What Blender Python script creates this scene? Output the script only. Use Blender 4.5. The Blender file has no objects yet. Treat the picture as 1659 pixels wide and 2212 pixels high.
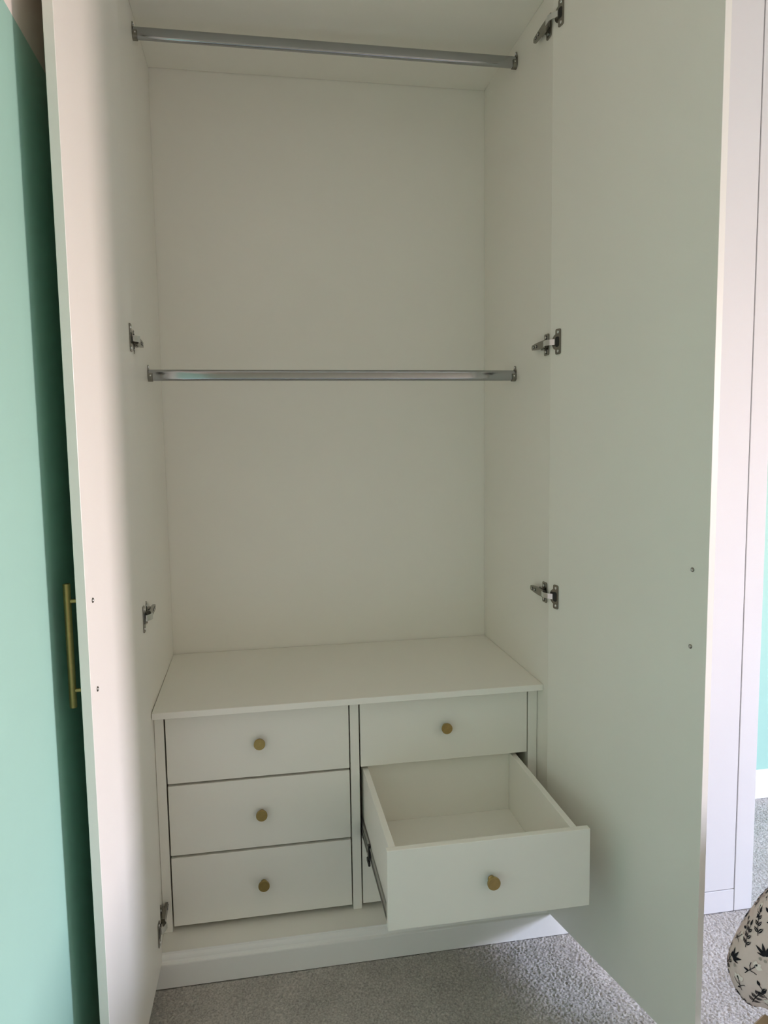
import bpy, bmesh, math, random
import numpy as np
from mathutils import Vector, Matrix

# ------------------------------------------------------------------ camera / world / light / exposure
sc = bpy.context.scene
COL = sc.collection
PI = math.pi

cam_d = bpy.data.cameras.new('camera')
cam = bpy.data.objects.new('camera', cam_d)
COL.objects.link(cam)
cam.location = (0.27025, -1.74106, 1.32429)
cam.rotation_euler = (1.4716, 0.0143, -0.1734)
cam_d.sensor_fit = 'HORIZONTAL'
cam_d.sensor_width = 36.0
cam_d.lens = 36.0 * 1574.86 / 1659.0
cam_d.clip_start = 0.02
sc.camera = cam

sc.view_settings.view_transform = 'Standard'
sc.view_settings.look = 'None'
sc.view_settings.gamma = 1.0
sc.view_settings.use_curve_mapping = False
sc.view_settings.exposure = 0.0

# room extents
XL, XR = -0.067, 5.40          # left / right wall faces
YB, YF = 0.5507, -3.20         # back (teal) wall face / wall behind the viewer
ZC = 2.46                      # ceiling
# the window in the right wall
WIN1 = dict(y0=-2.00, y1=-1.07, z0=0.92, z1=2.14)
# sky seen through the window: pinkish ground and houses, pale horizon, blue sky above
SKY = ((-0.28, (1.0, 0.775, 0.71), 0.07), (-0.05, (1.0, 0.785, 0.75), 0.31), (0.08, (1.0, 0.82, 0.84), 0.58), (0.42, (0.56, 0.68, 1.0), 1.0))
WORLD = 178.0

w = bpy.data.worlds.new('daylight')
sc.world = w
w.use_nodes = True
wn, wl = w.node_tree.nodes, w.node_tree.links
wn.clear()
o_ = wn.new('ShaderNodeOutputWorld')
bg = wn.new('ShaderNodeBackground')
tc = wn.new('ShaderNodeTexCoord')
sp = wn.new('ShaderNodeSeparateXYZ')
mr = wn.new('ShaderNodeMapRange')
mr.inputs['From Min'].default_value = -1.0
mr.inputs['From Max'].default_value = 1.0
rp = wn.new('ShaderNodeValToRGB')
els = rp.color_ramp.elements
for i, (z, c, k) in enumerate(SKY):
    if i >= len(els):
        els.new((z + 1) / 2)
    els[i].position = (z + 1) / 2
    els[i].color = (c[0] * k, c[1] * k, c[2] * k, 1)
wl.new(tc.outputs['Generated'], sp.inputs[0])
wl.new(sp.outputs['Z'], mr.inputs['Value'])
wl.new(mr.outputs['Result'], rp.inputs['Fac'])
wl.new(rp.outputs['Color'], bg.inputs['Color'])
bg.inputs['Strength'].default_value = WORLD
wl.new(bg.outputs[0], o_.inputs['Surface'])


def portal(name, loc, rot, sx, sy):
    L = bpy.data.lights.new(name, 'AREA')
    L.shape = 'RECTANGLE'
    L.size, L.size_y = sx, sy
    L.cycles.is_portal = True
    ob = bpy.data.objects.new(name, L)
    COL.objects.link(ob)
    ob.location = loc
    ob.rotation_euler = rot
    return ob


portal('window_portal', (XR + 0.10, (WIN1['y0'] + WIN1['y1']) / 2, (WIN1['z0'] + WIN1['z1']) / 2),
       (0, PI / 2, 0), WIN1['z1'] - WIN1['z0'], WIN1['y1'] - WIN1['y0'])

sc.cycles.max_bounces = 16
sc.cycles.diffuse_bounces = 12
sc.cycles.glossy_bounces = 6
sc.cycles.use_denoising = True
sc.cycles.caustics_reflective = False
sc.cycles.sample_clamp_indirect = 20.0

random.seed(4)
RNG = np.random.default_rng(7)


# ------------------------------------------------------------------ materials
def mat(name, color, rough=0.5, metal=0.0, spec=0.5, noise=None, bump=None, aniso=0.0):
    """noise=(scale, amount) small colour variation; bump=(scale, strength, distance)"""
    m = bpy.data.materials.new(name)
    m.use_nodes = True
    n, l = m.node_tree.nodes, m.node_tree.links
    b = n['Principled BSDF']
    b.inputs['Base Color'].default_value = (*color, 1)
    b.inputs['Roughness'].default_value = rough
    b.inputs['Metallic'].default_value = metal
    b.inputs['Specular IOR Level'].default_value = spec
    b.inputs['Anisotropic'].default_value = aniso
    if noise or bump:
        t = n.new('ShaderNodeTexCoord')
    if noise:
        nz = n.new('ShaderNodeTexNoise')
        nz.inputs['Scale'].default_value = noise[0]
        nz.inputs['Detail'].default_value = 4
        l.new(t.outputs['Object'], nz.inputs['Vector'])
        r = n.new('ShaderNodeMapRange')
        r.inputs['From Min'].default_value = 0.3
        r.inputs['From Max'].default_value = 0.7
        r.inputs['To Min'].default_value = 1 - noise[1]
        r.inputs['To Max'].default_value = 1 + noise[1]
        l.new(nz.outputs['Fac'], r.inputs['Value'])
        mul = n.new('ShaderNodeVectorMath')
        mul.operation = 'SCALE'
        mul.inputs[0].default_value = color
        l.new(r.outputs['Result'], mul.inputs['Scale'])
        l.new(mul.outputs['Vector'], b.inputs['Base Color'])
    if bump:
        nb = n.new('ShaderNodeTexNoise')
        nb.inputs['Scale'].default_value = bump[0]
        nb.inputs['Detail'].default_value = 3
        l.new(t.outputs['Object'], nb.inputs['Vector'])
        bp = n.new('ShaderNodeBump')
        bp.inputs['Strength'].default_value = bump[1]
        bp.inputs['Distance'].default_value = bump[2]
        l.new(nb.outputs['Fac'], bp.inputs['Height'])
        l.new(bp.outputs['Normal'], b.inputs['Normal'])
    return m


M = dict(
    white=mat('white_melamine', (0.81, 0.79, 0.73), 0.38, noise=(3, 0.012), bump=(900, 0.03, 0.0002)),
    gloss=mat('white_lacquer', (0.72, 0.715, 0.72), 0.30, noise=(3, 0.01)),
    paintwhite=mat('white_satin_paint', (0.80, 0.795, 0.77), 0.42, noise=(4, 0.012), bump=(60, 0.03, 0.0004)),
    green=mat('green_wall_paint', (0.335, 0.565, 0.475), 0.62, noise=(5, 0.02), bump=(220, 0.06, 0.0006)),
    cream=mat('cream_wall_paint', (0.78, 0.72, 0.66), 0.75, noise=(5, 0.02), bump=(220, 0.06, 0.0006)),
    greige=mat('greige_wall_paint', (0.56, 0.50, 0.41), 0.75, noise=(5, 0.02), bump=(220, 0.06, 0.0006)),
    ceil=mat('ceiling_paint', (0.84, 0.81, 0.75), 0.85, bump=(150, 0.05, 0.0005)),
    brass=mat('brushed_brass', (0.42, 0.31, 0.125), 0.42, metal=1.0, noise=(160, 0.06)),
    chrome=mat('polished_chrome', (0.40, 0.41, 0.42), 0.10, metal=1.0, bump=(18, 0.02, 0.001)),
    nickel=mat('nickel_plate', (0.27, 0.255, 0.225), 0.27, metal=1.0, noise=(90, 0.08)),
    strap=mat('bright_steel', (0.72, 0.73, 0.74), 0.22, metal=1.0),
    steel=mat('runner_steel', (0.42, 0.42, 0.40), 0.33, metal=1.0, noise=(60, 0.06)),
    black=mat('black_plastic', (0.006, 0.006, 0.006), 0.45),
    wood=mat('light_oak', (0.52, 0.37, 0.22), 0.5, noise=(22, 0.12), bump=(90, 0.1, 0.0006)),
    fabric=mat('pale_cotton', (0.74, 0.575, 0.55), 0.9, spec=0.2, noise=(40, 0.03), bump=(700, 0.15, 0.0005)),
    ink=mat('black_print', (0.018, 0.016, 0.022), 0.9, spec=0.2),
    petal=mat('white_print', (0.85, 0.73, 0.69), 0.9, spec=0.2),
    dot=mat('taupe_print', (0.40, 0.33, 0.30), 0.9, spec=0.2),
    sheet=mat('white_sheet', (0.80, 0.79, 0.77), 0.9, spec=0.2),
    frame=mat('window_upvc', (0.85, 0.85, 0.85), 0.35),
)


def carpet_mat():
    m = bpy.data.materials.new('grey_carpet')
    m.use_nodes = True
    n, l = m.node_tree.nodes, m.node_tree.links
    b = n['Principled BSDF']
    b.inputs['Roughness'].default_value = 1.0
    b.inputs['Specular IOR Level'].default_value = 0.08
    b.inputs['Sheen Weight'].default_value = 0.25
    t = n.new('ShaderNodeTexCoord')
    a = n.new('ShaderNodeTexNoise')
    a.inputs['Scale'].default_value = 210
    a.inputs['Detail'].default_value = 3
    c = n.new('ShaderNodeTexNoise')
    c.inputs['Scale'].default_value = 9
    c.inputs['Detail'].default_value = 3
    l.new(t.outputs['Object'], a.inputs['Vector'])
    l.new(t.outputs['Object'], c.inputs['Vector'])
    r = n.new('ShaderNodeValToRGB')
    e = r.color_ramp.elements
    e[0].position, e[0].color = 0.30, (0.29, 0.27, 0.245, 1)
    e[1].position, e[1].color = 0.70, (0.55, 0.515, 0.47, 1)
    l.new(a.outputs['Fac'], r.inputs['Fac'])
    k = n.new('ShaderNodeMapRange')
    k.inputs['From Min'].default_value = 0.3
    k.inputs['From Max'].default_value = 0.7
    k.inputs['To Min'].default_value = 0.90
    k.inputs['To Max'].default_value = 1.08
    l.new(c.outputs['Fac'], k.inputs['Value'])
    s = n.new('ShaderNodeVectorMath')
    s.operation = 'SCALE'
    l.new(r.outputs['Color'], s.inputs[0])
    l.new(k.outputs['Result'], s.inputs['Scale'])
    l.new(s.outputs['Vector'], b.inputs['Base Color'])
    return m


M['carpet'] = carpet_mat()


# ------------------------------------------------------------------ helpers
def bm_box(bm, x0, x1, y0, y1, z0, z1, bev=0.0, seg=1, mi=0):
    vs = [bm.verts.new(v) for v in ((x0, y0, z0), (x1, y0, z0), (x1, y1, z0), (x0, y1, z0),
                                    (x0, y0, z1), (x1, y0, z1), (x1, y1, z1), (x0, y1, z1))]
    fs = [bm.faces.new([vs[i] for i in q]) for q in
          ((0, 3, 2, 1), (4, 5, 6, 7), (0, 1, 5, 4), (1, 2, 6, 5), (2, 3, 7, 6), (3, 0, 4, 7))]
    for f in fs:
        f.material_index = mi
    if bev:
        es = list({e for f in fs for e in f.edges})
        r = bmesh.ops.bevel(bm, geom=es, offset=bev, segments=seg, affect='EDGES', profile=0.5)
        for f in r['faces']:
            f.material_index = mi
    return vs


def bm_prism(bm, poly, axis, a, b, mi=0, smooth=False):
    """extrude a 2-D polygon along an axis; (p,q) are the other two axes in order"""
    def P(p, q, h):
        return {'x': (h, p, q), 'y': (p, h, q), 'z': (p, q, h)}[axis]
    A = [bm.verts.new(P(p, q, a)) for p, q in poly]
    B = [bm.verts.new(P(p, q, b)) for p, q in poly]
    fs = [bm.faces.new(A), bm.faces.new(B)]
    n = len(poly)
    for i in range(n):
        f = bm.faces.new((A[i], A[(i + 1) % n], B[(i + 1) % n], B[i]))
        f.smooth = smooth
        fs.append(f)
    for f in fs:
        f.material_index = mi
    if smooth:
        for f in fs[:2]:
            for e in f.edges:
                e.smooth = False
    return fs


def bm_lathe(bm, prof, center, axis, n=32, mi=0, smooth=True):
    """prof: (radius, height along axis vector)"""
    ax = Vector(axis).normalized()
    u = ax.orthogonal().normalized()
    v = ax.cross(u)
    c = Vector(center)
    rings = []
    for r, h in prof:
        if r <= 1e-6:
            rings.append([bm.verts.new(c + ax * h)])
        else:
            rings.append([bm.verts.new(c + ax * h + (u * math.cos(2 * PI * i / n) + v * math.sin(2 * PI * i / n)) * r)
                          for i in range(n)])
    for k in range(len(rings) - 1):
        a, b = rings[k], rings[k + 1]
        for i in range(n):
            j = (i + 1) % n
            if len(a) == 1 and len(b) == 1:
                continue
            if len(a) == 1:
                f = bm.faces.new((a[0], b[i], b[j]))
            elif len(b) == 1:
                f = bm.faces.new((a[i], a[j], b[0]))
            else:
                f = bm.faces.new((a[i], a[j], b[j], b[i]))
            f.smooth = smooth and not (len(a) == 1 or len(b) == 1)
            if not f.smooth:
                for e in f.edges:
                    e.smooth = False
            f.material_index = mi


def obj(name, bm, mats, parent=None, loc=None, rot=None, origin=None, fixn=True):
    """bm is in the parent's space (world when top-level); origin moves the pivot"""
    if fixn:
        bmesh.ops.recalc_face_normals(bm, faces=bm.faces)
    if origin is not None:
        bmesh.ops.translate(bm, verts=bm.verts, vec=-Vector(origin))
    me = bpy.data.meshes.new(name)
    bm.to_mesh(me)
    bm.free()
    for m in (mats if isinstance(mats, (list, tuple)) else [mats]):
        me.materials.append(M[m])
    ob = bpy.data.objects.new(name, me)
    COL.objects.link(ob)
    if parent:
        ob.parent = parent
    if origin is not None:
        ob.location = origin
    if loc is not None:
        ob.location = loc
    if rot is not None:
        ob.rotation_euler = rot
    return ob


def box(name, x0, x1, y0, y1, z0, z1, m, parent=None, off=(0, 0, 0), bev=0.0007):
    bm = bmesh.new()
    c = Vector(((x0 + x1) / 2, (y0 + y1) / 2, (z0 + z1) / 2))
    bm_box(bm, x0 - c.x, x1 - c.x, y0 - c.y, y1 - c.y, z0 - c.z, z1 - c.z, bev)
    return obj(name, bm, m, parent, loc=c - Vector(off))


def empty(name, loc):
    e = bpy.data.objects.new(name, None)
    e.empty_display_size = 0.1
    e.location = loc
    COL.objects.link(e)
    return e


def tag(o, label, cat, group=None):
    o['label'] = label
    o['category'] = cat
    if group:
        o['group'] = group
    return o


def struct(o, label=None):
    o['kind'] = 'structure'
    if label:
        o['label'] = label
    return o


# ------------------------------------------------------------------ dimensions of the open wardrobe
W, D = 1.0, 0.5363
T = 0.016
ZTOP = 2.3907
ZFLOOR = 0.080            # wardrobe floor panel, upper face
ZDB = 0.0645              # door bottom edge
DOOR_TOP = 2.43
DL = 0.5209               # door width
TR, TL = 1.7797, 1.5958   # opening angles
HXR, HXL = 0.9953, 0.0064
TD = 0.016

# ------------------------------------------------------------------ room shell
E_ = 0.12
struct(box('floor', XL - E_, XR + E_, YF - E_, YB + E_, -0.10, -0.006, 'carpet', bev=0), 'flat floor under the grey carpet')
struct(box('ceiling', XL - E_, XR + E_, YF - E_, YB + E_, ZC, ZC + 0.1, 'ceil', bev=0), 'plain white ceiling')
ZP = 1.9605               # paint line on the left wall
wl_ = struct(box('wall_left', XL - E_, XL, YF, YB, -0.006, ZP, 'green', bev=0), 'green painted wall beside the left wardrobe door')
box('upper_wall', XL - E_, XL, YF, YB, ZP, ZC, 'cream', parent=wl_, off=wl_.location, bev=0)
struct(box('wall_back', XL - E_, XR + E_, YB, YB + E_, -0.006, ZC, 'green', bev=0), 'green painted wall behind the wardrobes')
# right wall with window opening
bm = bmesh.new()
q = WIN1
bm_box(bm, XR, XR + E_, YF, q['y0'], -0.006, ZC)
bm_box(bm, XR, XR + E_, q['y1'], YB, -0.006, ZC)
bm_box(bm, XR, XR + E_, q['y0'], q['y1'], -0.006, q['z0'])
bm_box(bm, XR, XR + E_, q['y0'], q['y1'], q['z1'], ZC)
struct(obj('wall_right', bm, 'greige'), 'greige wall with the window that lights the room')
struct(box('wall_front', XL - E_, XR + E_, YF - E_, YF, -0.006, ZC, 'greige', bev=0), 'greige wall opposite the wardrobes')


def window(name, along, lo, hi, z0, z1, pos, sgn, mull):
    bm = bmesh.new()
    t = 0.045
    a, b = (pos, pos + sgn * 0.05) if sgn > 0 else (pos + sgn * 0.05, pos)

    def bar(l0, l1, za, zb):
        if along == 'y':
            bm_box(bm, a, b, l0, l1, za, zb, 0.004)
        else:
            bm_box(bm, l0, l1, a, b, za, zb, 0.004)
    bar(lo, hi, z0, z0 + t)
    bar(lo, hi, z1 - t, z1)
    bar(lo, lo + t, z0 + t, z1 - t)
    bar(hi - t, hi, z0 + t, z1 - t)
    for k in mull:
        m_ = lo + (hi - lo) * k
        bar(m_ - 0.02, m_ + 0.02, z0 + t, z1 - t)
    return struct(obj(name, bm, 'frame'))


window('window_1', 'y', WIN1['y0'], WIN1['y1'], WIN1['z0'], WIN1['z1'], XR + 0.02, 1, ())

# skirting boards: moulded profile (depth, height)
SK = [(0, 0), (0.0175, 0), (0.0175, 0.058), (0.0168, 0.0607), (0.0148, 0.0618), (0.0120, 0.0632), (0.0100, 0.0662),
      (0.0092, 0.0700), (0.0076, 0.0735), (0.0048, 0.0762), (0.0028, 0.0782), (0.0022, 0.0806), (0.0012, 0.0820), (0, 0.0820)]


def skirting(name, a, b, face, direction, hs=1.0, label=None):
    bm = bmesh.new()
    if direction == '-y':
        poly = [(face - d, z * hs) for d, z in SK]
        bm_prism(bm, poly, 'x', a, b)
        c = ((a + b) / 2, face, 0)
    else:
        poly = [(face + d, z * hs) for d, z in SK]
        bm_prism(bm, poly, 'y', a, b)
        c = (face, (a + b) / 2, 0)
    return struct(obj(name, bm, 'paintwhite', origin=c), label)


skirting('baseboard_front', -0.049, 1.0600, -0.0005, '-y', 1.0, 'moulded white skirting under the open wardrobe')
skirting('baseboard_back', 1.6010, XR, YB, '-y', 1.234, 'moulded white skirting on the green wall past the wardrobes')
skirting('baseboard_left', YF, -0.02, XL, '+x', 1.234, 'white skirting along the green left wall')

# carpet pile: a fine displaced sheet where the photograph shows it, coarse beyond
gx0, gx1, gy0, gy1, st = XL + 0.001, 2.20, -0.80, YB - 0.001, 0.0025
nx, ny = int((gx1 - gx0) / st), int((gy1 - gy0) / st)
xs = np.linspace(gx0, gx1, nx + 1)
ys = np.linspace(gy0, gy1, ny + 1)
h = RNG.random((ny + 1, nx + 1))


def blur(a, k):
    for _ in range(k):
        a = (np.roll(a, 1, 0) + a * 2 + np.roll(a, -1, 0)) / 4
        a = (np.roll(a, 1, 1) + a * 2 + np.roll(a, -1, 1)) / 4
    return a


b1 = h
b1 = (b1 - b1.mean()) / b1.std()
b2 = blur(RNG.random(h.shape), 80)
b2 = (b2 - b2.mean()) / b2.std()
zz = b1 * 0.0010 + b2 * 0.0006 - 0.0012
zz[(ys[:, None] > -0.0185) & (xs[None, :] < 1.600)] = -0.004      # pressed flat under the wardrobes
zz[0, :] = zz[-1, :] = zz[:, 0] = zz[:, -1] = -0.003
jx = (RNG.random(h.shape) - 0.5) * st * 0.6
jy = (RNG.random(h.shape) - 0.5) * st * 0.6
for j_ in (jx, jy):
    j_[0, :] = j_[-1, :] = j_[:, 0] = j_[:, -1] = 0
GX, GY = np.meshgrid(xs, ys)
co = np.stack([GX + jx, GY + jy, zz], -1).reshape(-1, 3)
i0 = (np.arange(ny)[:, None] * (nx + 1) + np.arange(nx)[None, :]).ravel()
quads = np.stack([i0, i0 + 1, i0 + nx + 2, i0 + nx + 1], -1)
base = len(co)
ex = np.array([[gx1, gy0], [XR, gy0], [XR, gy1], [gx1, gy1], [gx0, YF], [XR, YF], [XR, gy0], [gx0, gy0]])
co = np.concatenate([co, np.concatenate([ex, np.full((8, 1), -0.003)], 1)])
quads = np.concatenate([quads, [[base, base + 1, base + 2, base + 3], [base + 4, base + 5, base + 6, base + 7]]])
me = bpy.data.meshes.new('carpet_pile')
me.vertices.add(len(co))
me.vertices.foreach_set('co', co.astype(np.float32).ravel())
me.loops.add(len(quads) * 4)
me.loops.foreach_set('vertex_index', quads.astype(np.int32).ravel())
me.polygons.add(len(quads))
me.polygons.foreach_set('loop_start', np.arange(0, len(quads) * 4, 4, dtype=np.int32))
me.update(calc_edges=True)
me.polygons.foreach_set('use_smooth', np.ones(len(quads), dtype=bool))
me.materials.append(M['carpet'])
cp = bpy.data.objects.new('carpet_pile', me)
COL.objects.link(cp)
cp['kind'] = 'stuff'
tag(cp, 'short grey twist pile carpet covering the whole floor', 'carpet')

# ------------------------------------------------------------------ open wardrobe: carcass, doors, hinges
wr = empty('wardrobe', (0.5, 0.27, 0))
tag(wr, 'tall white fitted wardrobe standing open with both doors swung wide', 'wardrobe')
WO = (0.5, 0.27, 0)
box('side_panel', -T, 0, 0, D, 0.066, ZTOP + T, 'white', wr, WO)
box('side_panel', 1, 1 + T, 0, D, 0.066, ZTOP + T, 'white', wr, WO)
box('back_panel', -T, 1 + T, D + 0.0016, D + 0.0096, 0.066, ZTOP + T, 'white', wr, WO, bev=0)
box('top_panel', 0.0002, 0.9998, 0, D, ZTOP, ZTOP + T, 'white', wr, WO)
box('floor_panel', 0.0002, 0.9998, 0, D, ZFLOOR - T, ZFLOOR, 'white', wr, WO)
box('scribe_filler', XL + 0.0005, -T - 0.0005, 0.0, T, 0.083, ZC - 0.001, 'white', wr, WO)
box('head_filler', -T, 1 + T, 0.0, T, ZTOP + T + 0.0005, ZC - 0.001, 'white', wr, WO)


def hinge_cup(bm, s, z, o):
    """screwed cup plate on a door's inner face; local x = along the door, local y*o = outwards"""
    i = -o                              # direction into the wardrobe side
    def Y(v):
        return sorted((0.0002 * i, v * i))
    # upright plate with rounded ends
    def rr(x0, x1, z0, z1, r, n=5):
        pts = []
        for cx, cz, a0 in ((x1 - r, z1 - r, 0), (x0 + r, z1 - r, 90), (x0 + r, z0 + r, 180), (x1 - r, z0 + r, 270)):
            for k in range(n + 1):
                a = math.radians(a0 + 90 * k / n)
                pts.append((cx + r * math.cos(a), cz + r * math.sin(a)))
        return pts
    y0, y1 = Y(0.0022)
    bm_prism(bm, rr(s - 0.0065, s + 0.0145, z - 0.0305, z + 0.0305, 0.0045), 'y', y0, y1, 0)
    # half-round cup rim towards the hinge edge
    pts = [(s - 0.003 - 0.0180 * math.sin(PI * k / 14), z + 0.0190 * math.cos(PI * k / 14)) for k in range(15)]
    y0, y1 = Y(0.0019)
    bm_prism(bm, pts, 'y', y0, y1, 0)
    # dark opening of the cup
    y0, y1 = Y(0.0026)
    bm_prism(bm, rr(s - 0.0060, s + 0.0090, z - 0.0120, z + 0.0120, 0.0050), 'y', y0, y1, 2)
    # screws
    for dz in (-0.0225, 0.0225):
        bm_lathe(bm, [(0.0038, 0.0), (0.0036, 0.0030), (0.0020, 0.0034), (0.0, 0.0026)], (s + 0.004, 0, z + dz), (0, i, 0), 12, 1)


def hinge_arm(name, side, z, off, flip):
    """mounting plate and arm on the carcass side, with the bright strap that enters the cup"""
    sx = 1 if side == 'L' else -1          # away from the side panel into the wardrobe
    xf = 0.0 if side == 'L' else 1.0
    bm = bmesh.new()

    def X(a, b):
        return sorted((xf + sx * a, xf + sx * b))
    x0, x1 = X(0.0003, 0.0030)
    # winged cross plate
    yw0, yw1 = 0.0120, 0.0395
    poly = [(yw0, z - 0.0235), (yw0 + 0.003, z - 0.0265), (yw1 - 0.003, z - 0.0265), (yw1, z - 0.0235),
            (yw1, z - 0.0075), (yw1 + 0.010, z - 0.0070), (yw1 + 0.010, z + 0.0070), (yw1, z + 0.0075),
            (yw1, z + 0.0235), (yw1 - 0.003, z + 0.0265), (yw0 + 0.003, z + 0.0265), (yw0, z + 0.0235)]
    bm_prism(bm, poly, 'x', x0, x1, 0)
    for dz in (-0.0175, 0.0175):           # screws in slots
        x0s, x1s = X(0.0028, 0.0034)
        bm_box(bm, x0s, x1s, 0.0215, 0.0300, z + dz - 0.0052, z + dz + 0.0052, 0, 1, 2)
        bm_lathe(bm, [(0.0034, 0.0), (0.0032, 0.0022), (0.0, 0.0018)], (xf + sx * 0.0032, 0.0258, z + dz), (sx, 0, 0), 12, 1)
    # raised block under the arm
    x0, x1 = X(0.0031, 0.0085)
    bm_box(bm, x0, x1, 0.014, 0.062, z - 0.0060, z + 0.0060, 0.0008)
    # arm: tapering channel
    x0, x1 = X(0.0086, 0.0150)
    poly = [(0.004, z - 0.0095), (0.040, z - 0.0095), (0.070, z - 0.0080), (0.0905, z - 0.0062), (0.0935, z - 0.0030),
            (0.0935, z + 0.0030), (0.0905, z + 0.0062), (0.070, z + 0.0080), (0.040, z + 0.0095), (0.004, z + 0.0095)]
    bm_prism(bm, poly, 'x', x0, x1, 0)
    # adjusting screws and slots on the arm
    for yy, r in ((0.078, 0.0040), (0.060, 0.0042)):
        bm_lathe(bm, [(r, -0.0005), (r, 0.0006), (0.0, 0.0006)], (xf + sx * 0.0150, yy, z), (sx, 0, 0), 14, 2)
        bm_lathe(bm, [(r * 0.62, 0.0), (r * 0.58, 0.0013), (0, 0.0009)], (xf + sx * 0.0150, yy + 0.001, z), (sx, 0, 0), 12, 1)
    # plate wing bent beside the arm (release lever)
    x0, x1 = X(0.0040, 0.0105)
    bm_box(bm, x0, x1, 0.018, 0.044, z + flip * 0.0100, z + flip * 0.0118, 0.0003)
    # bright strap bending across the gap into the cup
    cup_y = -0.0385
    pts = [(0.0165, 0.0120), (0.0172, 0.0040), (0.0160, -0.0080), (0.0125, -0.0200), (0.0065, -0.0300)]
    hw = 0.0068
    prev = None
    for k, (xo, yy) in enumerate(pts):
        if side == 'R':
            door_x = (HXR + (-yy) * 0.2125 if yy < 0 else 1.0)
            xx = door_x - xo + (0.0 if yy >= 0 else 0.0)
        else:
            door_x = (HXL - (-yy) * 0.025 if yy < 0 else 0.0)
            xx = door_x + xo
        ring = [bm.verts.new((xx, yy, z - hw)), bm.verts.new((xx, yy, z + hw)),
                bm.verts.new((xx - sx * 0.0022, yy, z + hw)), bm.verts.new((xx - sx * 0.0022, yy, z - hw))]
        if prev:
            for a in range(4):
                f = bm.faces.new((prev[a], prev[(a + 1) % 4], ring[(a + 1) % 4], ring[a]))
                f.material_index = 1
        else:
            bm.faces.new(ring).material_index = 1
        prev = ring
    bm.faces.new(prev).material_index = 1
    c = (xf, 0.03, z)
    bmesh.ops.translate(bm, verts=bm.verts, vec=-Vector(c))
    return obj(name, bm, ['nickel', 'strap', 'black'], wr, loc=Vector(c) - Vector(off))


HZ = (0.1545, 0.9235, 1.5550, 2.3090)
HZL = (0.1560, 0.9235, 1.5550, 2.3720)      # the left door's top hinge sits a little higher


def make_door(side):
    o = 1 if side == 'R' else -1
    if side == 'R':
        ang = math.atan2(-math.sin(TR), -math.cos(TR))
        base_ = Vector((HXR, 0, 0))
        lab = 'right wardrobe door opened outwards, plain white inner face'
    else:
        ang = math.atan2(-math.sin(TL), math.cos(TL))
        base_ = Vector((HXL, 0, 0))
        lab = 'left wardrobe door opened against the green wall, brass bar handle outside'
    bm = bmesh.new()
    y0, y1 = sorted((0, o * TD))
    bm_box(bm, 0.004, DL, y0, y1, ZDB, DOOR_TOP, 0.0007)
    d = obj('door', bm, 'white', wr, loc=base_ - Vector(WO), rot=(0, 0, ang))
    d['label'] = lab
    # hinges
    for z in (HZ if side == 'R' else HZL):
        bm = bmesh.new()
        hinge_cup(bm, 0.0335, z, o)
        obj('hinge_cup', bm, ['nickel', 'strap', 'black'], d, origin=(0.0335, 0, z))
    # screw heads of the handle on the inner face
    sh, za, zb = 0.4820, 0.9130, 1.0650
    for z in (za, zb):
        bm = bmesh.new()
        bm_lathe(bm, [(0.0044, 0.0002), (0.0044, 0.0012), (0.0034, 0.0020), (0.0030, 0.0022)], (0, 0, 0), (0, -o, 0), 16, 0)
        bm_lathe(bm, [(0.0030, 0.0022), (0.0026, 0.0012), (0.0, 0.0010)], (0, 0, 0), (0, -o, 0), 16, 1)
        obj('screw', bm, ['nickel', 'strap'], d, loc=(sh, 0, z))
    # bar handle on the outer face
    bm = bmesh.new()
    off = TD + 0.0235
    bm_lathe(bm, [(0, -0.1055), (0.0052, -0.1055), (0.0060, -0.1047), (0.0060, 0.1047), (0.0052, 0.1055), (0, 0.1055)],
             (0, o * off, 0), (0, 0, 1), 24)
    for z in (za, zb):
        zc = z - (za + zb) / 2
        bm_lathe(bm, [(0.0035, TD + 0.0002), (0.0035, off - 0.004)], (0, 0, zc), (0, o, 0), 16)
    h_ = obj('handle', bm, 'brass', d, loc=(sh, 0, (za + zb) / 2))
    h_['label'] = 'brushed brass bar handle'
    return d


make_door('L')
make_door('R')
for sd in 'LR':
    for k, z in enumerate(HZ if sd == 'R' else HZL):
        hinge_arm('hinge_arm', sd, z, WO, 1 if k % 2 else -1)

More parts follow.
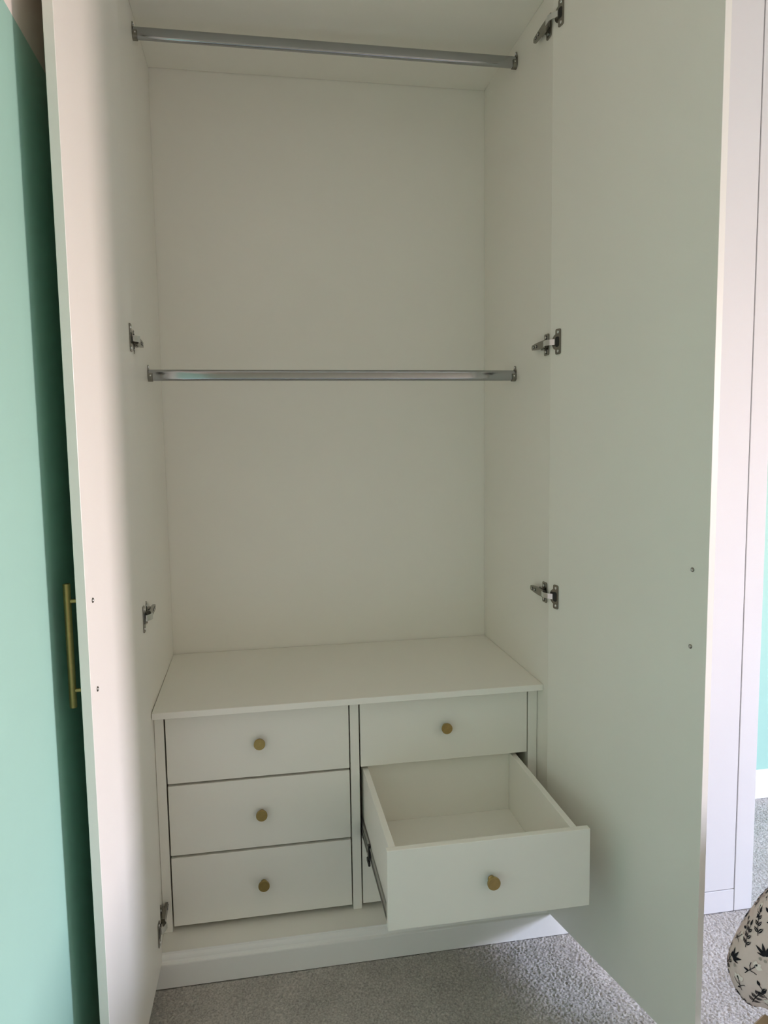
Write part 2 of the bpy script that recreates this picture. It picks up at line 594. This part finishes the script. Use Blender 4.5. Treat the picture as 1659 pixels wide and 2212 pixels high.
# ------------------------------------------------------------------ hanging rails
def rail(z0, z1, lab):
    zc, hz, hy, yc = (z0 + z1) / 2, (z1 - z0) / 2, 0.0078, 0.2555
    r = empty('hanging_rail', (0.5, yc, zc))
    tag(r, lab, 'clothes rail', 'chrome hanging rails')
    bm = bmesh.new()
    poly = []
    n = 10
    rr = hy * 0.98
    for k in range(n + 1):
        a = PI * k / n
        poly.append((rr * math.cos(a), hz - rr + rr * math.sin(a)))
    # small ridge along the front like drawn oval tube
    for k in range(n + 1):
        a = PI + PI * k / n
        poly.append((rr * math.cos(a), -hz + rr + rr * math.sin(a)))
    bm_prism(bm, [(p, q_) for p, q_ in poly], 'x', -0.4975, 0.4975, 0, True)
    obj('tube', bm, 'chrome', r)
    for s in (-1, 1):
        bm = bmesh.new()
        xa, xb = sorted((s * 0.4998, s * 0.4978))
        # wall flange: round-bottomed plate with a tab on top
        pts = []
        for k in range(13):
            a = PI + PI * k / 12
            pts.append((0.0125 * math.cos(a), -hz + 0.0105 + 0.0125 * math.sin(a)))
        pts += [(0.0125, hz - 0.004), (0.0075, hz + 0.003)]
        for k in range(9):
            a = PI * k / 8
            pts.append((0.0068 * math.cos(a), hz + 0.0065 + 0.0055 * math.sin(a)))
        pts += [(-0.0075, hz + 0.003), (-0.0125, hz - 0.004)]
        bm_prism(bm, pts, 'x', xa, xb, 0)
        # open cradle that holds the tube
        out, inn = [], []
        for k in range(17):
            a = PI + PI * k / 16
            out.append((0.0108 * math.cos(a), -hz + 0.0085 + 0.0108 * math.sin(a)))
            inn.append((0.0086 * math.cos(a), -hz + 0.0085 + 0.0086 * math.sin(a)))
        out = [(-0.0108, -hz + 0.019)] + out + [(0.0108, -hz + 0.019)]
        inn = [(-0.0086, -hz + 0.019)] + inn + [(0.0086, -hz + 0.019)]
        xa, xb = sorted((s * 0.4978, s * 0.4880))
        bm_prism(bm, out + inn[::-1], 'x', xa, xb, 0)
        bm_lathe(bm, [(0.0032, 0.0), (0.0028, 0.0016), (0.0, 0.0012)], (s * 0.4978, 0, hz + 0.0065), (-s, 0, 0), 12, 1)
        bm_lathe(bm, [(0.0026, 0.0), (0.0022, 0.0014), (0.0, 0.0010)], (s * 0.4925, -0.0108, -hz + 0.013), (0, -1, 0), 12, 1)
        obj('socket', bm, ['nickel', 'strap'], r)
    return r


rail(2.3225, 2.3530, 'chrome oval hanging rail high up just under the wardrobe top')
rail(1.4845, 1.5135, 'chrome oval hanging rail across the middle of the wardrobe')

# ------------------------------------------------------------------ drawer unit, worktop
DF = 0.0746
ZW0, ZW1 = 0.6572, 0.6734
du = empty('drawer_unit', (0.5, 0.3, ZFLOOR))
tag(du, 'white six drawer unit with brass knobs on the wardrobe floor', 'drawer unit')
DO = (0.5, 0.3, ZFLOOR)
YBK = 0.528
for x0, x1 in ((0.0006, 0.0231), (0.4881, 0.5110), (0.9734, 0.9988)):
    box('upright', x0, x1, DF, YBK, ZFLOOR + 0.0003, ZW0 - 0.0003, 'white', du, DO)
box('back_board', 0.0235, 0.9730, YBK + 0.0005, YBK + 0.006, ZFLOOR + 0.0003, ZW0 - 0.0003, 'white', du, DO, bev=0)

KNOB = [(0.0, 0.0002), (0.0078, 0.0002), (0.0080, 0.0012), (0.0062, 0.0028), (0.0052, 0.0070), (0.0056, 0.0105), (0.0082, 0.0128),
        (0.0128, 0.0142), (0.0140, 0.0152), (0.0143, 0.0165), (0.0143, 0.0205), (0.0138, 0.0214), (0.0, 0.0214)]


def drawer(x0, x1, z0, z1, yf, openbox=False):
    cx, cz = (x0 + x1) / 2, (z0 + z1) / 2
    dr = box('drawer', x0, x1, yf, yf + T, z0, z1, 'white', du, DO, bev=0.0009)
    c = Vector((cx, yf + T / 2, cz))
    bm = bmesh.new()
    bm_lathe(bm, KNOB, (0, 0, 0), (0, -1, 0), 40)
    k = obj('knob', bm, 'brass', dr, loc=(0, -T / 2, 0.0015))
    yb = yf + 0.4275
    t2 = 0.0145
    xa, xb = x0 + 0.0065, x1 - 0.0255
    za, zb = z0 + 0.006, (z1 - 0.0004 if openbox else z1 - 0.02)
    zf = z0 + 0.016
    box('drawer_side', xa, xa + t2, yf + T + 0.0002, yb, za, zb, 'white', dr, c)
    box('drawer_side', xb - t2, xb, yf + T + 0.0002, yb, za, zb, 'white', dr, c)
    box('drawer_back', xa + t2 + 0.0002, xb - t2 - 0.0002, yb - t2, yb, za, zb, 'white', dr, c)
    box('drawer_base', xa + t2 + 0.0004, xb - t2 - 0.0004, yf + T + 0.0002, yb - t2 - 0.0004, zf - 0.006, zf, 'white', dr, c, bev=0)
    if openbox:
        for s, xs_ in ((-1, xa), (1, xb)):
            # inner runner member screwed to the drawer side, with rolled edges
            bm = bmesh.new()
            zr = z0 + 0.0155
            def XX(a, b):
                return sorted((xs_ + s * a, xs_ + s * b))
            p, q2 = XX(0.0002, 0.0016)
            bm_box(bm, p, q2, yf + T + 0.002, yb - 0.02, zr - 0.0150, zr + 0.0150)
            p, q2 = XX(0.0016, 0.0040)
            bm_box(bm, p, q2, yf + T + 0.002, yb - 0.02, zr + 0.0125, zr + 0.0150, 0.0005)
            bm_box(bm, p, q2, yf + T + 0.002, yb - 0.02, zr - 0.0150, zr - 0.0125, 0.0005)
            bmesh.ops.translate(bm, verts=bm.verts, vec=-c)
            obj('runner', bm, ['steel'], dr)
            # middle member sliding out of the cabinet, with black end stop
            bm = bmesh.new()
            ye = -0.030
            p, q2 = XX(0.0044, 0.0058)
            bm_box(bm, p, q2, ye, 0.30, zr - 0.0190, zr + 0.0190)
            for sg in (-1, 1):
                a_, b_ = sorted((zr + sg * 0.0165, zr + sg * 0.0195))
                p, q2 = XX(0.0018, 0.0058)
                bm_box(bm, p, q2, ye, 0.30, a_ + sg * 0.0014, b_ + sg * 0.0014, 0.0005)
            p, q2 = XX(0.0060, 0.0078)
            bm_box(bm, p, q2, ye + 0.012, 0.30, zr - 0.0095, zr - 0.0070)
            bm_box(bm, p, q2, ye + 0.012, 0.30, zr + 0.0070, zr + 0.0095)
            p, q2 = XX(0.0010, 0.0072)
            bm_box(bm, p, q2, ye - 0.010, ye + 0.001, zr - 0.0205, zr + 0.0205, 0.0012, 1, 1)
            p, q2 = XX(0.0030, 0.0088)
            bm_box(bm, p, q2, ye - 0.018, ye + 0.012, zr - 0.0300, zr - 0.0190, 0.0015, 1, 1)
            bmesh.ops.translate(bm, verts=bm.verts, vec=-c)
            obj('runner', bm, ['steel', 'black'], dr)
    return dr


RZ = ((0.4732, 0.6538), (0.2838, 0.4669), (0.0945, 0.2768))
for ci, (x0, x1) in enumerate(((0.0269, 0.4847), (0.5145, 0.9704))):
    for ri, (z0, z1) in enumerate(RZ):
        if ci == 1 and ri == 1:
            d_ = drawer(x0, x1, 0.2852, 0.4641, -0.3106, True)
            d_['label'] = 'empty drawer pulled out on metal runners'
        else:
            drawer(x0, x1, z0, z1, DF)

# worktop: slightly skewed so the left joint opens towards the front
bm = bmesh.new()
pl = [(0.0021, 0.0333), (0.9994, 0.0333), (0.9994, 0.5352), (0.0002, 0.5352)]
fs = bm_prism(bm, pl, 'z', ZW0, ZW1)
bmesh.ops.bevel(bm, geom=list({e for f in fs for e in f.edges}), offset=0.0008, segments=1, affect='EDGES')
wt = obj('worktop', bm, 'white', origin=(0.5, 0.284, ZW0))
tag(wt, 'white shelf board lying over the drawers inside the open wardrobe', 'shelf board')

# ------------------------------------------------------------------ neighbouring closed wardrobe
cw = empty('closed_wardrobe', (1.31, 0.27, 0))
tag(cw, 'white closed wardrobe with plain door to the right of the open one', 'wardrobe')
CO = (1.31, 0.27, 0)
GY = -0.018
box('side_panel', 1.0167, 1.0327, 0, D, 0.066, ZTOP + T, 'white', cw, CO)
box('end_panel', 1.5460, 1.5995, GY, D, 0.0, ZC - 0.002, 'gloss', cw, CO, bev=0.0008)
box('top_panel', 1.0330, 1.5455, 0, D, ZTOP, ZTOP + T, 'white', cw, CO)
box('floor_panel', 1.0330, 1.5455, 0, D, 0.066, 0.080, 'white', cw, CO)
box('back_panel', 1.0330, 1.5455, D - 0.008, D, 0.081, ZTOP, 'white', cw, CO, bev=0)
box('door', 1.0300, 1.5428, GY, -0.001, 0.0662, DOOR_TOP, 'gloss', cw, CO, bev=0.0009)
box('plinth', 1.0602, 1.5436, GY, -0.001, 0.0, 0.0632, 'gloss', cw, CO)
box('head_filler', 1.0167, 1.5455, 0.0, T, ZTOP + T + 0.0005, ZC - 0.001, 'white', cw, CO)

# ------------------------------------------------------------------ wooden bench with a floral cover at lower right
BC, BPHI = (1.016, -0.702), math.radians(27)      # far-left corner of the cover, turn of the bench
BLX, BLY = 0.62, 0.50                             # size of the cover (local x, local y towards the viewer)
bed = empty('bench', (BC[0], BC[1], 0))
bed.rotation_euler = (0, 0, BPHI)
tag(bed, 'light wooden bench leg and frame under the floral cover', 'bench')
BO = (0, 0, 0)
for x in (0.028, BLX - 0.078):
    for y in (-0.090, -BLY + 0.040):
        box('leg', x, x + 0.05, y, y + 0.05, 0.004, 0.332, 'wood', bed, BO, bev=0.004)
box('rail', 0.0785, BLX - 0.0785, -0.078, -0.056, 0.26, 0.33, 'wood', bed, BO, bev=0.003)
box('rail', 0.0785, BLX - 0.0785, -BLY + 0.056, -BLY + 0.078, 0.26, 0.33, 'wood', bed, BO, bev=0.003)
box('rail', 0.042, 0.064, -BLY + 0.0905, -0.0905, 0.26, 0.33, 'wood', bed, BO, bev=0.003)
box('rail', BLX - 0.064, BLX - 0.042, -BLY + 0.0905, -0.0905, 0.26, 0.33, 'wood', bed, BO, bev=0.003)
box('seat', 0.060, BLX - 0.060, -BLY + 0.060, -0.060, 0.3335, 0.352, 'wood', bed, BO, bev=0.003)

# cover: rings of a rounded rectangle, from the tucked hem over the bulge to the top
PROF = [(-0.046, 0.366), (-0.034, 0.369), (-0.021, 0.378), (-0.011, 0.392), (-0.004, 0.410), (0.000, 0.430), (-0.004, 0.455), (-0.013, 0.486),
        (-0.025, 0.520), (-0.040, 0.554), (-0.060, 0.588), (-0.086, 0.617), (-0.120, 0.638), (-0.162, 0.650), (-0.205, 0.654)]
pl_ = [0.0]
for a, b in zip(PROF, PROF[1:]):
    pl_.append(pl_[-1] + math.hypot(a[0] - b[0], a[1] - b[1]))


def prof(t):
    t = max(0.0, min(pl_[-1] - 1e-6, t))
    for k in range(len(pl_) - 1):
        if t <= pl_[k + 1]:
            f = (t - pl_[k]) / (pl_[k + 1] - pl_[k])
            p0 = PROF[max(k - 1, 0)]
            p1, p2 = PROF[k], PROF[k + 1]
            p3 = PROF[min(k + 2, len(PROF) - 1)]
            f2, f3 = f * f, f * f * f
            return tuple(0.5 * (2 * b + (c - a) * f + (2 * a - 5 * b + 4 * c - d) * f2 + (3 * b - a - 3 * c + d) * f3)
                         for a, b, c, d in zip(p0, p1, p2, p3))
    return PROF[-1]


RC = 0.055
ARC = RC * PI / 2
SEG = [('a', ARC / 2), ('s', BLX - 2 * RC), ('a', ARC), ('s', BLY - 2 * RC), ('a', ARC), ('s', BLX - 2 * RC), ('a', ARC), ('s', BLY - 2 * RC), ('a', ARC / 2)]
PERIM = sum(q_[1] for q_ in SEG)


def ring_pt(u, off):
    """u: metres along the rim from the far-left corner, clockwise (far side first); local coordinates"""
    r = max(RC + off, 0.010)
    x0, x1, y0, y1 = -off, BLX + off, -BLY - off, off
    u = u % PERIM
    cs = [(x0 + r, y1 - r), (x1 - r, y1 - r), (x1 - r, y0 + r), (x0 + r, y0 + r), (x0 + r, y1 - r)]
    a0 = [135, 90, 0, -90, -180]
    ci = 0
    for k, (kind, ln) in enumerate(SEG):
        if u <= ln or k == len(SEG) - 1:
            f = u / ln
            if kind == 'a':
                sweep = 45 if k in (0, len(SEG) - 1) else 90
                a = math.radians(a0[ci] - sweep * f)
                return cs[ci][0] + r * math.cos(a), cs[ci][1] + r * math.sin(a)
            a = math.radians(a0[ci + 1] if ci < 4 else 180)
            n_ = (math.cos(a), math.sin(a))
            p, q_ = cs[ci], cs[ci + 1]
            return p[0] + (q_[0] - p[0]) * f + r * n_[0], p[1] + (q_[1] - p[1]) * f + r * n_[1]
        u -= ln
        if kind == 'a':
            pass
        else:
            ci += 1
    return x0, y1


def duvet_pt(u, t, lift=0.0):
    w_ = 2 * PI * u / PERIM
    off, z = prof(t)
    k = math.exp(-((t - 0.10) / 0.12) ** 2)
    fold = (math.sin(11 * w_ + 0.8) * 0.0050 + math.sin(20 * w_ + 2.1 + t * 9) * 0.0030 + math.sin(5 * w_ + t * 14) * 0.0045) * (0.35 + 0.65 * k)
    off2, z2 = prof(t + 0.004)
    tx, tz = off2 - off, z2 - z
    l_ = math.hypot(tx, tz) or 1
    no, nz = tz / l_, -tx / l_              # outward normal in the profile plane
    x, y = ring_pt(u, off + no * (fold + lift))
    return x, y, z + nz * (fold + lift)


us = list(np.linspace(0, PERIM, 521)[:-1])
ts = list(np.linspace(0, pl_[-1] - 1e-5, 100))
bm = bmesh.new()
g = [[bm.verts.new(duvet_pt(u, t)) for u in us] for t in ts]
nu = len(us)
for j in range(len(ts) - 1):
    for i in range(nu):
        bm.faces.new((g[j][i], g[j][(i + 1) % nu], g[j + 1][(i + 1) % nu], g[j + 1][i])).smooth = True
cv = bm.verts.new((BLX / 2, -BLY / 2, PROF[-1][1] + 0.002))
for i in range(nu):
    bm.faces.new((g[-1][i], g[-1][(i + 1) % nu], cv)).smooth = True
bm.faces.new([g[0][i] for i in range(nu)])
DV = (0, 0, 0)
dv = obj('floral_cover', bm, 'fabric', loc=(BC[0], BC[1], 0), rot=(0, 0, BPHI))
tag(dv, 'pale pink cloth cover printed with black leaf sprigs at lower right', 'cloth cover')

LIFT = 0.0010


def print_poly(bm, u0, t0, pts, ang, sc_, lift=LIFT):
    ca, sa = math.cos(ang), math.sin(ang)
    vs = []
    for x, y in pts:
        X, Y = x * sc_, y * sc_
        vs.append(bm.verts.new(Vector(duvet_pt(u0 + X * ca - Y * sa, t0 + X * sa + Y * ca, lift)) - Vector(DV)))
    n = len(vs) // 2
    for i in range(n - 1):                       # strip between the two sides of the outline
        a, b, c_, d = vs[i], vs[i + 1], vs[-i - 2], vs[-i - 1]
        try:
            bm.faces.new((a, b, c_, d) if c_ is not b else (a, b, d))
        except ValueError:
            pass


def leaf(bm, u0, t0, bx, by, dirn, ln, wd, ang, sc_, split=False):
    n = 7
    def side(s, inner=0.0):
        out = []
        for k in range(n + 1):
            f = k / n
            w_ = wd * math.sin(PI * min(1, f ** 0.8)) * s
            lx, ly = f * ln, w_
            out.append((bx + lx * math.cos(dirn) - ly * math.sin(dirn), by + lx * math.sin(dirn) + ly * math.cos(dirn)))
        return out
    if not split:
        print_poly(bm, u0, t0, side(1) + side(-1)[::-1], ang, sc_)
    else:
        print_poly(bm, u0, t0, side(1) + side(0.22)[::-1], ang, sc_)
        print_poly(bm, u0, t0, side(-0.22) + side(-1)[::-1], ang, sc_)


def stem(bm, u0, t0, pts, wd, ang, sc_):
    l1, l2 = [], []
    for i, (x, y) in enumerate(pts):
        a, b = pts[max(0, i - 1)], pts[min(len(pts) - 1, i + 1)]
        dx, dy = b[0] - a[0], b[1] - a[1]
        L = math.hypot(dx, dy)
        l1.append((x - dy / L * wd, y + dx / L * wd))
        l2.append((x + dy / L * wd, y - dx / L * wd))
    print_poly(bm, u0, t0, l1 + l2[::-1], ang, sc_)


def disc(bm, u0, t0, x, y, r, ang, sc_):
    n = 7
    top = [(x - r * math.cos(PI * k / n), y + r * math.sin(PI * k / n)) for k in range(n + 1)]
    bot = [(x - r * math.cos(PI * k / n), y - r * math.sin(PI * k / n)) for k in range(n + 1)]
    print_poly(bm, u0, t0, top + bot[::-1], ang, sc_)


ink, pet, dots = bmesh.new(), bmesh.new(), bmesh.new()


def sprig(u, t, ang, s, kind):
    if kind == 0:      # long branch with paired leaves
        st_ = [(0.06 * math.sin(f * 2.2), f) for f in np.linspace(0, 1, 7)]
        stem(ink, u, t, st_, 0.018, ang, s)
        for k, f in enumerate((0.15, 0.45, 0.75)):
            x, y = 0.06 * math.sin(f * 2.2), f
            leaf(ink, u, t, x, y, math.radians(40), 0.36 - f * 0.08, 0.072, ang, s, True)
            leaf(ink, u, t, x, y - 0.05, math.radians(140), 0.36 - f * 0.08, 0.072, ang, s, True)
        leaf(ink, u, t, 0.05, 1.0, math.radians(95), 0.32, 0.08, ang, s)
    elif kind == 1:    # three-leaf fan with dots
        for d in (55, 90, 125):
            leaf(ink, u, t, 0, 0, math.radians(d), 0.62, 0.075, ang, s)
        leaf(ink, u, t, 0, -0.02, math.radians(25), 0.4, 0.05, ang, s)
        leaf(ink, u, t, 0, -0.02, math.radians(155), 0.4, 0.05, ang, s)
        for x, y in ((-0.28, -0.12), (0.26, -0.14), (0.05, -0.24)):
            disc(dots, u, t, x, y, 0.075, ang, s)
    elif kind == 2:    # flower: white petals with twiggy black stem
        for d in (60, 105, 150):
            leaf(pet, u, t, 0.0, 0.32, math.radians(d - 10), 0.34, 0.12, ang, s)
        stem(ink, u, t, [(0, -0.35), (0.02, -0.1), (0.0, 0.12), (0.02, 0.38)], 0.02, ang, s)
        stem(ink, u, t, [(0.0, 0.0), (0.16, 0.12), (0.26, 0.3)], 0.018, ang, s)
        stem(ink, u, t, [(0.0, -0.05), (-0.17, 0.06), (-0.3, 0.1)], 0.018, ang, s)
        leaf(ink, u, t, 0.02, 0.3, math.radians(80), 0.22, 0.06, ang, s)
        leaf(ink, u, t, 0.0, -0.1, math.radians(-30), 0.26, 0.05, ang, s)
    else:              # small two-leaf twig
        stem(ink, u, t, [(0, -0.4), (0.05, -0.1), (-0.02, 0.2), (0.03, 0.45)], 0.018, ang, s)
        leaf(ink, u, t, 0.04, -0.12, math.radians(30), 0.36, 0.085, ang, s)
        leaf(ink, u, t, 0.0, 0.1, math.radians(145), 0.34, 0.085, ang, s, True)
        leaf(ink, u, t, 0.02, 0.4, math.radians(85), 0.3, 0.075, ang, s)


rows = 0
t_ = 0.012
while t_ < 0.27:
    u_ = -0.40 + (rows % 2) * 0.018
    col = 0
    while u_ < 0.42:
        kind = (col * 2 + rows * 3 + (col // 3)) % 4
        sprig(u_ + random.uniform(-0.004, 0.004), t_ + random.uniform(-0.004, 0.004),
              random.uniform(-0.9, 0.9), random.uniform(0.029, 0.034) * (1.15 if kind == 0 else 0.95), kind)
        u_ += 0.031
        col += 1
    t_ += 0.031
    rows += 1
for nm, b_, m_ in (('leaf_print', ink, 'ink'), ('petal_print', pet, 'petal'), ('dot_print', dots, 'dot')):
    p_ = obj(nm, b_, m_, dv)
    p_['kind'] = 'stuff'
